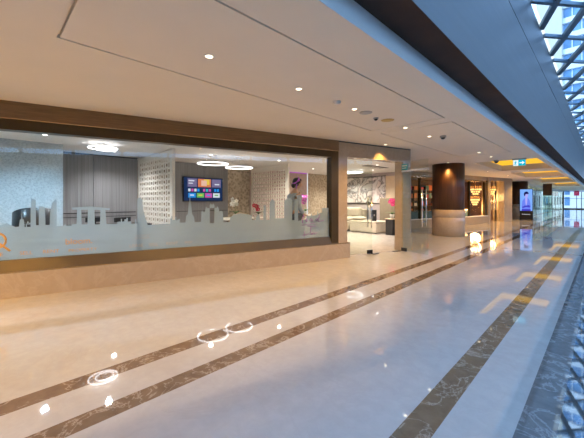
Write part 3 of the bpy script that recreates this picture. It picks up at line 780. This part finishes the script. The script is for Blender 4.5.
# head with face
b = MB()
n = 20; hh = 14; vs = []; fs = []
C = Vector((.095, 0, 1.725))
for j in range(hh+1):
    t = PI*j/hh
    for i in range(n):
        a = 2*PI*i/n; ca, sa = math.cos(a), math.sin(a)
        x, y, z = .098*math.sin(t)*ca, .076*math.sin(t)*sa, .122*math.cos(t)
        if z < 0: x += (.012 if ca > 0 else .0)*math.sin(t); y *= 1-.28*(-z/.122); x -= .02*(-z/.122) if ca < 0 else 0
        if ca > .93 and abs(z+.018) < .03: x += .024      # nose
        if ca > .8 and .0 < z < .03: x -= .006             # eye sockets
        if ca > .9 and -.075 < z < -.05: x += .006         # lips
        vs.append((C.x+x, C.y+y, C.z+z))
for j in range(hh):
    for i in range(n):
        k = (i+1) % n; fs.append((j*n+i, (j+1)*n+i, (j+1)*n+k, j*n+k))
b.add(vs, fs, 'skin', True)
for s in (-1, 1): b.ball((C.x-.005, s*.077, C.z-.01), .03, 'skin', 10, (.6, .25, 1))
b.build('head', pe)
for s in (-1, 1):
    b = MB(); b.ball((C.x+.080, s*.030, C.z+.015), .011, 'white_petal', 10); b.ball((C.x+.0855, s*.030, C.z+.015), .0065, 'black', 8); b.build('eye', pe)
    MB().tube([(C.x+.085, s*.016, C.z+.036), (C.x+.084, s*.046, C.z+.036)], .004, 'hair', 6).build('eyebrow', pe)
MB().tube([(C.x+.094, -.020, C.z-.058), (C.x+.099, 0, C.z-.056), (C.x+.094, .020, C.z-.058)], .005, 'red_petal', 6).build('mouth', pe)
b = MB(); b.ball((C.x-.03, 0, C.z+.03), .105, 'hair', 18, (1.02, .86, 1.06)); b.ball((C.x-.115, 0, C.z-.04), .062, 'hair', 14, (.8, 1, 1.15)); b.ball((C.x+.03, 0, C.z+.085), .065, 'hair', 14, (1.1, 1.0, .6))
b.build('hair', pe)
b = MB()
for q in range(3):
    b.tube([(C.x-.055+.105*math.cos(a)*math.cos(.5+q*.22), -.096*math.sin(a), C.z+.045+.105*math.cos(a)*math.sin(.5+q*.22)+.012*q) for a in [math.radians(d) for d in range(0, 181, 15)]], .012, 'purple_neon_tint', 6)
b.tube([(C.x-.07, -.075, C.z-.02), (C.x-.09, -.09, C.z-.07), (C.x-.085, -.085, C.z-.12)], .014, 'purple_neon_tint', 6)
b.build('neon_tint', pe)  # purple light on the hair, modelled as coloured bands
# hands with fingers
for s in (1, -1):
    V = [(.24, s*.165, .972), (.285, s*.150, .955), (.315, s*.142, .945)]; E = [(0, 1), (1, 2)]; R = [.024, (.030, .018), (.030, .016)]
    for k, L_ in enumerate((.068, .078, .072, .056)):
        o = (k-1.5)*.017; i0 = len(V)
        V += [(.335, s*(.140-o), .942), (.335+L_*.5, s*(.136-o), .930), (.335+L_*.85, s*(.134-o), .905)]
        E += [(2, i0), (i0, i0+1), (i0+1, i0+2)]; R += [.0095, .0085, .007]
    i0 = len(V); V += [(.295, s*.118, .958), (.325, s*.100, .950), (.350, s*.096, .935)]; E += [(1, i0), (i0, i0+1), (i0+1, i0+2)]; R += [.012, .010, .008]
    skin_obj('hand', V, E, R, 'skin', pe, 1)
orchid('magenta orchid on the wall side behind the person', (-8.3, 8.98, .80), 'magenta_petal', .75, 3, .17, 12, .06, lean=(.03, 0))
t = thing('plinth', 'slim pale pedestal under the magenta orchid', 'pedestal', (-8.3, 8.98, .012))
MB().box(-.15, .15, -.15, .15, 0, .75, 'screen_ivory').build('shaft', t, .006); MB().box(-.18, .18, -.18, .18, .75, .786, 'screen_ivory').build('top', t, .004)
# ------------------------------------------------------------------ corridor ceiling fittings
def downlight(label, x, y, power, col=(1, .555, .125), size=115, tilt=24):
    t = thing('downlight', label, 'ceiling light', (x, y, CZ), 0, 'recessed corridor downlights')
    MB().ring((0, 0, -.006), .042, .007, .006, 'trim_white', 20).build('trim_ring', t)
    MB().lathe([(.034, -.004), (.034, -.001)], 'downlight_lens', n=20).build('lens', t)
    l = bpy.data.lights.new('spot', 'SPOT'); l.energy = power; l.color = col; l.spot_size = math.radians(size); l.spot_blend = .7; l.shadow_soft_size = .04
    o = bpy.data.objects.new('spot_lamp', l); COL.objects.link(o); o.parent = t; o.location = (0, 0, -.03); o.rotation_euler = (0, math.radians(tilt), 0)
    return t
DP = 135
names = ['nearest', 'second', 'third', 'fourth', 'fifth']
for k, (y, l) in enumerate(((1.51, 'small recessed ceiling downlight nearest the camera'), (2.73, 'small recessed ceiling downlight second nearest the camera'), (3.93, 'small recessed ceiling downlight beside the round grey speaker'),
                            (5.62, 'small recessed ceiling downlight between the two grooved ceiling bays'), (6.75, 'small recessed ceiling downlight beside the black dome camera'), (10.05, 'small recessed ceiling downlight at the far end of the second bay'))):
    downlight(l, -2.63 if y < 7 else -2.52, y, DP)
downlight('small recessed ceiling downlight over the stone shop doorway', -3.77, 6.98, DP*.55, (1, .535, .13), 105, 0)
downlight('small recessed ceiling downlight beside the wood-clad column', -3.985, 11.95, DP*.45, (1, .50, .13), 80, 0)
for k, (x, y) in enumerate(((-4.75, -.6), (-4.55, .9), (-5.0, -2.4), (-4.3, 2.4), (-4.0, 4.0))):
    pass
WL = [(-2.63, -1.0, 'behind the camera'), (-2.63, -2.4, 'further behind the camera'), (-4.6, -1.6, 'left of the camera near the window'), (-4.9, -3.4, 'far left of the camera near the window')]  # unseen lamps added to throw warm light on the left floor
for x, y, l in WL: downlight('unseen ceiling downlight added '+l, x, y, DP*1.7)
for k, (x, y) in enumerate(((-2.5, 15.0), (-3.9, 17.0), (-2.5, 20.0), (-3.75, 20.6), (-3.7, 24.5), (-2.5, 27), (-2.5, 33))):
    w = ['before the first yellow coffer', 'by the display window of the second shop', 'between the first and second coffers', 'before the second shop entrance', 'near the lit advertising kiosk', 'past the second coffer', 'past the third coffer'][k]
    z = CZ+.50 if any(g[0] < x < g[1] and g[2] < y < g[3] for g in coffers) else CZ
    if z > CZ: y = {15.0: 11.3, 20.0: 18.0, 27: 23.8, 33: 31.3}[y]
    downlight('distant recessed downlight '+w, x, y, DP*1.5)
o = tag(MB().lathe([(.0, -.012), (.07, -.012), (.095, -.008), (.10, 0)], 'grey_plastic', (0, 0, 0), 28).build('ceiling_speaker', None, 0, (-2.61, 4.21, CZ)), 'round grey speaker grille flush in the ceiling', 'speaker')
o = tag(MB().lathe([(.0, -.012), (.08, -.012), (.105, -.006), (.11, 0)], 'gold_disc', (0, 0, 0), 28).build('ceiling_disc', None, 0, (-2.6, 4.88, CZ)), 'round yellowish disc in the ceiling past the grey speaker', 'ceiling disc')
t = thing('smoke_detector', 'pale smoke detector on the ceiling between two downlights', 'smoke detector', (-2.60, 3.46, CZ))
MB().lathe([(.055, 0), (.055, -.015)], 'trim_white', n=20).build('base', t); MB().lathe([(.045, -.015), (.042, -.03), (.02, -.038)], 'trim_white', n=20).build('head', t)
def dome(label, x, y, r, z=CZ+.003):
    t = thing('ceiling_camera', label, 'security camera', (x, y, z))
    MB().lathe([(r, 0), (r, -r*.5), (r*.8, -r*.6)], 'grey_plastic', n=20).build('base', t)
    MB().lathe([(r*.75*math.cos(a), -r*.55-r*.7*math.sin(a)) for a in [math.radians(d) for d in (0, 20, 40, 60, 80, 89)]], 'black', n=20).build('dome', t)
dome('tiny dome camera between the grey speaker and yellowish disc', -2.66, 4.60, .042)
dome('black dome camera on the ceiling in the second grooved bay', -2.41, 6.92, .062)
dome('black dome camera before the first yellow coffer', -2.60, 12.45, .085)
es = thing('exit_sign', 'hanging teal and white exit sign with arrow in front of the yellow coffer', 'sign', (-1.95, 12.41, CZ))
MB().box(-.19, .19, -.035, .035, -.045, 0, 'grey_plastic').build('mount', es, .004)
MB().box(-.17, .17, -.012, .012, -.245, -.045, 'trim_white').build('panel', es)
b = MB(); y = -.0135
def q(x0, x1, z0, z1, m, k=0): b.add([(x0, y-k, z0), (x1, y-k, z0), (x1, y-k, z1), (x0, y-k, z1)], [(0, 1, 2, 3)], m)
q(-.165, -.025, -.24, -.05, 'exit_white'); q(-.025, .165, -.24, -.05, 'exit_teal')
def poly(ps, m, k=.0006): b.add([(p[0], y-k, p[1]) for p in ps], [tuple(range(len(ps)))], m)
poly([(.005, -.128), (.075, -.128), (.075, -.085), (.145, -.145), (.075, -.205), (.075, -.162), (.005, -.162)], 'exit_white')
for ps in ([(-.105, -.075), (-.085, -.075), (-.085, -.095), (-.105, -.095)], [(-.115, -.105), (-.08, -.10), (-.09, -.16), (-.12, -.155)], [(-.12, -.155), (-.095, -.16), (-.075, -.19), (-.085, -.225), (-.10, -.222), (-.098, -.195)], [(-.12, -.155), (-.10, -.165), (-.125, -.205), (-.155, -.205), (-.155, -.19), (-.135, -.19)], [(-.08, -.105), (-.055, -.13), (-.06, -.14), (-.085, -.12)], [(-.115, -.105), (-.14, -.125), (-.135, -.145), (-.128, -.128), (-.11, -.118)]):
    poly(ps, 'exit_teal')
b.build('lit_face', es)
# ------------------------------------------------------------------ columns
def column(label, x, y, r, split):
    t = struct(thing('column', label, 'column', (x, y, 0)))
    MB().lathe([(r, split), (r, CZ-.0005)], 'wood_dark', n=64).build('wood_cladding', t)
    MB().lathe([(r+.012, 0), (r+.012, split-.30), (r+.006, split-.295), (r+.006, split-.285), (r+.012, split-.28), (r+.012, split)], 'beige_stone', n=64).build('stone_base', t)
    return t
column('wide dark wood-clad column on a beige stone base', -4.21, 12.62, .555, .99)
column('dark wood-clad column behind the lit kiosk', -4.45, 28.2, .53, 1.05)
# ------------------------------------------------------------------ second shop
f2 = struct(thing('wall_second_shop', 'stone front of the second shop past the column', 'wall', Q0, RQ))
b = MB().box(-1.7, 6.32, -.06, .30, 0, .40, 'beige_stone').box(6.32, 6.58, -.08, .30, 0, CZ, 'beige_stone').box(6.58, 8.25, -.05, .30, 2.50, CZ, 'beige_stone').box(8.25, 9.3, -.08, .30, 0, CZ, 'beige_stone').box(-1.7, 6.32, -.04, .30, 2.48, CZ, 'beige_stone')
b.build('stone_front', f2)
w4 = struct(thing('window_4', 'display window of the second shop with bronze frame', 'window', Q0, RQ))
b = MB().box(-1.7, 6.32, -.07, .1, .40, .44, 'trim_white').box(-1.7, 6.32, -.02, .1, 2.40, 2.48, 'bronze_light')
for s in (-1.7, 0, 2.2, 4.4, 6.05): b.box(s, s+.08, -.02, .1, .44, 2.40, 'bronze')
b.box(6.13, 6.32, -.02, .1, .44, 2.40, 'bronze')
b.build('window_frame', w4)
MB().box(-1.7, 6.2, .04, .052, .44, 2.40, 'shop_glass').build('glass_pane', w4)
d3 = struct(thing('door_3', 'double glass doors of the second shop with pull handles', 'door', qw(6.58, .15), RQ))
for x0, hx_ in ((0, .72), (.84, .95)):
    lf = MB().box(x0, x0+.83, 0, .012, .02, 2.49, 'door_glass').build('glass_leaf', d3)
    handle(lf, hx_, .75, 1.65)
b = MB().box(-1.7, 9.3, 3.4, 3.55, 0, CZ, 'shop_dark').box(-1.8, -1.7, 0, 3.5, 0, CZ, 'shop_dark').box(9.2, 9.3, .3, 3.5, 0, CZ, 'shop_dark').box(-1.7, 9.3, .3, 3.4, 2.62, CZ-.001, 'shop_dark')
struct(b.build('wall_interior', None, 0, Q0, RQ), 'dark interior walls of the second shop', 'wall')
rr = random.Random(9)
sh = thing('shelving', 'dark shelving at the back of the second shop', 'shelf', qw(-1.2, 2.95), RQ)
b = MB()
for z in (.45, .95, 1.45, 1.95): b.box(0, 9.6, 0, .40, z, z+.03, 'shop_dark')
b.build('shelves', sh)
for k in range(9): MB().box(k*1.19, k*1.19+.04, 0, .40, 0, 2.2, 'dark_metal').build('upright', sh)
i = 0
where = 'second shop shelf'
for z in (.48, .98, 1.48, 1.98):
    for k in range(24):
        s = .08+(k//3)*1.19+(k % 3)*.37
        if rr.random() < .3: continue
        m = rr.choice(['box_orange', 'box_teal', 'box_orange', 'screen_ivory', 'counter_blue', 'sign_red'])
        col = {'box_orange': 'orange', 'box_teal': 'teal', 'screen_ivory': 'ivory', 'counter_blue': 'dark blue', 'sign_red': 'red'}[m]
        w, h = .20+.14*rr.random(), .16+.18*rr.random()
        o = MB().box(0, w, .05, .33, 0, h, m).build('gift_box', None, .004, qw(-1.2+s, 2.95, z+.03-.03+.0005), RQ)
        lev = {.48: 'lowest', .98: 'second lowest', 1.48: 'second highest', 1.98: 'top'}[z]
        tag(o, '%s box on the %s shelf in the dark second shop' % (col, lev), 'box', 'boxes on the %s shelf, %s' % (lev, col))
ct = thing('display_counter', 'low glass-blue display counter inside the second shop window', 'counter', qw(-1.3, .8), RQ)
MB().box(0, 7.0, 0, .6, 0, .75, 'counter_blue').build('body', ct, .01); MB().box(-.03, 7.03, -.03, .63, .75, .79, 'chrome').build('top', ct, .004)
def chandelier(label, s, t_, z, R):
    t = thing('chandelier', label, 'chandelier', qw(s, t_, 2.62), RQ)
    MB().tube([(0, 0, 0), (0, 0, z-2.62+.1)], .012, 'bronze_light', 8).build('rod', t)
    b = MB(); c = MB()
    for lev, (rad, dz, n) in enumerate(((R, 0, 16), (R*.72, -.14, 12), (R*.42, -.27, 8))):
        b.ring((0, 0, z-2.62+dz), rad, .012, .03, 'bronze_light', 24)
        for k in range(n):
            a = 2*PI*k/n+lev*.2
            c.ball((rad*math.cos(a), rad*math.sin(a), z-2.62+dz-.06), .038, 'bulb', 8, (1, 1, 1.5))
            b.tube([(rad*math.cos(a), rad*math.sin(a), z-2.62+dz+.02), (rad*math.cos(a), rad*math.sin(a), z-2.62+dz+.16)], .016, 'bulb_glow', 6)
    b.build('frame', t); c.build('bulbs', t)
    l = bpy.data.lights.new('glow', 'POINT'); l.energy = 130; l.color = (1, .5, .18); l.shadow_soft_size = .3
    o = bpy.data.objects.new('lamp_glow', l); COL.objects.link(o); o.parent = t; o.location = (0, 0, z-2.62-.5)
chandelier('glowing amber chandelier in the second shop display window', 6.7, .85, 2.06, .30)
chandelier('amber chandelier seen through the second shop doors', 8.55, .85, 2.08, .27)
chandelier('lower amber chandelier under the one in the display window', 5.95, .50, 1.42, .22)
struct(MB().box(-5.1, -4.2, 24.0, 24.3, 0, CZ, 'beige_stone').box(-5.2, -5.0, 24.0, 29.4, 0, CZ, 'beige_stone').build('wall_recess'), 'stone recess wall behind the lit kiosk', 'wall')
# ------------------------------------------------------------------ kiosk
kk = thing('digital_kiosk', 'tall black advertising kiosk with a glowing blue portrait screen', 'kiosk', (-3.70, 26.0, 0))
MB().box(-.36, .36, -.06, .06, .03, 2.10, 'black').build('housing', kk, .008)
MB().box(-.40, .40, -.16, .16, 0, .03, 'dark_metal').build('base', kk)
b = MB(); y = -.0625
q(-.335, .335, .62, 2.07, 'kiosk_sky')
poly([(-.22, .62), (.22, .62), (.25, .95), (.20, 1.30), (.13, 1.45), (.0, 1.50), (-.12, 1.45), (-.21, 1.28), (-.25, .9)], 'kiosk_mid')
poly([(-.06, 1.40), (.07, 1.40), (.05, 1.15), (0, .95), (-.04, 1.15)], 'kiosk_skin', .0012)
poly([(-.20, .80), (.18, .95), (.17, 1.02), (-.21, .90)], 'kiosk_deep', .0013); poly([(.20, .85), (-.10, .90), (-.10, .98), (.21, .96)], 'kiosk_deep', .0014)
poly([(-.25, .62), (.25, .62), (.24, .74), (-.24, .74)], 'kiosk_deep', .0013)
poly([(.01+.10*math.cos(a), 1.66+.14*math.sin(a)) for a in [2*PI*k/16 for k in range(16)]], 'kiosk_skin', .0012)
poly([(-.11, 1.62), (-.13, 1.78), (-.07, 1.90), (.05, 1.92), (.13, 1.84), (.13, 1.74), (.03, 1.76), (-.05, 1.72), (-.06, 1.62)], 'kiosk_ink', .0016)
poly([(-.04, 1.53), (.06, 1.53), (.07, 1.40), (-.05, 1.40)], 'kiosk_skin', .0011)
b.build('screen', kk)
b = MB(); y = -.0625
rr = random.Random(2)
for k in range(11): q(-.22+k*.041, -.22+k*.041+.022, .36, .40+.02*(k % 3 == 0), 'screen_white')
tag(b.build('caption_lettering', kk), 'small white caption below the screen')
# ------------------------------------------------------------------ third storefront and corridor end
w5 = struct(thing('window_5', 'pale green glass storefront with dark pull handles', 'window', (-4.35, 29.2, 0)))
L = 32.3
MB().box(-.006, .006, 0, L, .05, 2.5, 'green_glass').build('glass_pane', w5)
b = MB().box(-.04, .04, 0, L, 2.5, CZ, 'trim_white')
for k in range(11): b.box(-.02, .02, k*3.2, k*3.2+.10, 0, 2.5, 'chrome')
b.box(-.03, .03, 0, L, 0, .05, 'bronze_light').build('window_frame', w5)
for k in range(10):
    yy = 1.5+k*3.2
    b = MB(); b.tube([(.07, yy, .75), (.07, yy, 1.75)], .03, 'dark_metal', 8)
    for z in (.85, 1.65): b.tube([(.0, yy, z), (.07, yy, z)], .012, 'dark_metal', 6)
    b.build('door_handle', w5)
struct(MB().box(-7.2, -7.0, 29, 62, 0, CZ, 'white_paint').box(-7, -4.4, 28.9, 29.05, 0, CZ, 'white_paint').build('wall_white_shop'), 'white interior wall behind the green glass storefront', 'wall')
bs = thing('wall_sign', 'dark brown wood panel above the far glass storefront', 'panel', (-3.35, 33.6, 1.72))
MB().box(-.30, .30, -.04, .04, 0, CZ-1.72-.002, 'wood_dark').build('board', bs, .006)
MB().box(-.30, .30, -.04, .04, -1.72, 0, 'green_glass').build('glass_base', bs)
l_ = [(-6.0, 34.0, 'in the white shop, near end'), (-6.0, 41.0, 'in the white shop, middle'), (-6.0, 49.0, 'in the white shop, far end')]
for x, y, l in l_: downlight('recessed downlight '+l, x, y, 450, (1, .98, .92), 150, 0)
# wire cafe chair
cc = thing('wire_chair', 'black wire-mesh cafe chair standing by the green glass storefront', 'chair', (-3.42, 38.6, 0), math.radians(60))
b = MB()
for k in range(7):
    f = -.33+k*.11
    b.tube([(f, .25, .45), (f*1.15, .40, 1.0)], .014, 'black', 5); b.tube([(f, -.3, .45), (f, .25, .45)], .014, 'black', 5)
for k in range(6):
    b.tube([(-.34-.01*k, .25+.03*k, .45+.11*k), (.34+.01*k, .25+.03*k, .45+.11*k)], .014, 'black', 5); b.tube([(-.34, -.3+.11*k, .45), (.34, -.3+.11*k, .45)], .014, 'black', 5)
b.build('wire_shell', cc)
for x in (-.3, .3):
    for y_ in (-.28, .25): MB().tube([(x, y_, .45), (x*1.2, y_*1.2, 0)], .018, 'black', 6).build('leg', cc)
w6 = struct(thing('window_6', 'glazed end of the corridor with dark frame looking out to buildings', 'window', (0, 61.6, 0)))
MB().box(-4.3, 5, 0, .02, .1, ZT, 'roof_glass').build('glass_pane', w6)
b = MB().box(-4.36, -4.22, -.06, .08, 0, CZ, 'dark_metal').box(-4.3, 5, -.06, .08, 0, .14, 'bronze').box(-4.3, 5, -.04, .06, 1.55, 1.60, 'dark_metal').box(-4.3, 5, -.04, .06, 2.55, 2.62, 'dark_metal').box(-1.05, 5, -.04, .06, 4.0, 4.06, 'dark_metal')
for x in (-2.35, -1.1, .8, 2.8): b.box(x, x+.08, -.05, .07, 0, 2.6 if x < -1.2 else ZT, 'dark_metal')
b.build('window_frame', w6)
# ------------------------------------------------------------------ outside
struct(MB().box(-60, 80, 62.5, 140, -.3, -.21, 'pavement').box(5.3, 80, -40, 62.5, -.3, -.21, 'pavement').build('ground_outside'), 'paved street outside the mall', 'ground')
tw = thing('office_tower', 'tall tower with white bands and blue glass beyond the glass roof', 'building', (0, 88, -.21))
MB().box(-10.5, -6.3, -1, 20, 0, 75, 'building_beige').build('stair_core', tw)
MB().box(-6.3, 34, 0, 20, 0, 75, 'building_glass').build('glass_facade', tw)
for k in range(1, 23): MB().box(-6.3, 34, -.6, 0, k*3.3-.55, k*3.3+.55, 'building_white').build('floor_band', tw)
b = MB()
for k in range(27): b.box(-6.3+k*1.5, -6.15+k*1.5, -.18, 0, 0, 75, 'building_white')
b.build('mullions', tw)
wb = thing('white_building', 'low white building with blue windows outside the corridor end', 'building', (0, 74, -.21))
MB().box(-16, 12, 0, 8, 0, 8, 'building_white').build('wall', wb)
for k in range(9):
    for z in (.6, 2.5, 4.6): 
        if k % 2 == 0: MB().box(-8+k*1.5, -7.3+k*1.5, -.05, .0, z, z+1.0+.5*(z < 1), 'building_glass').build('window', wb)
rs = thing('red_sign', 'small red sign board outside the corridor end', 'sign', (-3.05, 66.5, -.21))
MB().tube([(0, .05, 0), (0, .05, 3.2)], .04, 'dark_metal', 8).build('post', rs); MB().box(-.32, .32, -.03, .03, 2.25, 3.25, 'sign_red').build('board', rs, .01)
# ------------------------------------------------------------------ sky and camera
w = bpy.data.worlds.new('World'); S.world = w; w.use_nodes = True
nt = w.node_tree; nt.nodes.clear()
o = nt.nodes.new('ShaderNodeOutputWorld'); bg = nt.nodes.new('ShaderNodeBackground')
co = coords(nt, (1, 1, 1), 'Generated')
n = noise(nt, co, 2.5, 5)
c = ramp(nt, n, [(.40, (.30, .56, 1.0)), (.62, (.52, .76, 1.0))])
nt.links.new(c, bg.inputs[0]); bg.inputs[1].default_value = 3.9
nt.links.new(bg.outputs[0], o.inputs[0])
cam = bpy.data.cameras.new('camera'); co_ = bpy.data.objects.new('camera', cam); COL.objects.link(co_)
co_.location = (0, 0, H); co_.rotation_euler = (PI/2, 0, math.radians(45.184))
cam.sensor_width = 36; cam.lens = 310/584*36; cam.shift_y = -(219-200)/584
cam.clip_start = .05; cam.clip_end = 400
S.camera = co_
sl = bpy.data.lights.new('sun', 'SUN'); sl.energy = 3.6; sl.color = (1, .96, .9); sl.angle = .01
so = bpy.data.objects.new('sun', sl); COL.objects.link(so)
so.rotation_euler = Vector((.78*.82, .63*.82, -.57)).to_track_quat('-Z', 'Y').to_euler()
S.view_settings.view_transform = 'Standard'; S.view_settings.look = 'None'; S.view_settings.gamma = 1
S.view_settings.exposure = 0; S.view_settings.use_curve_mapping = False
S.cycles.max_bounces = 10; S.cycles.transparent_max_bounces = 16; S.cycles.sample_clamp_indirect = 6
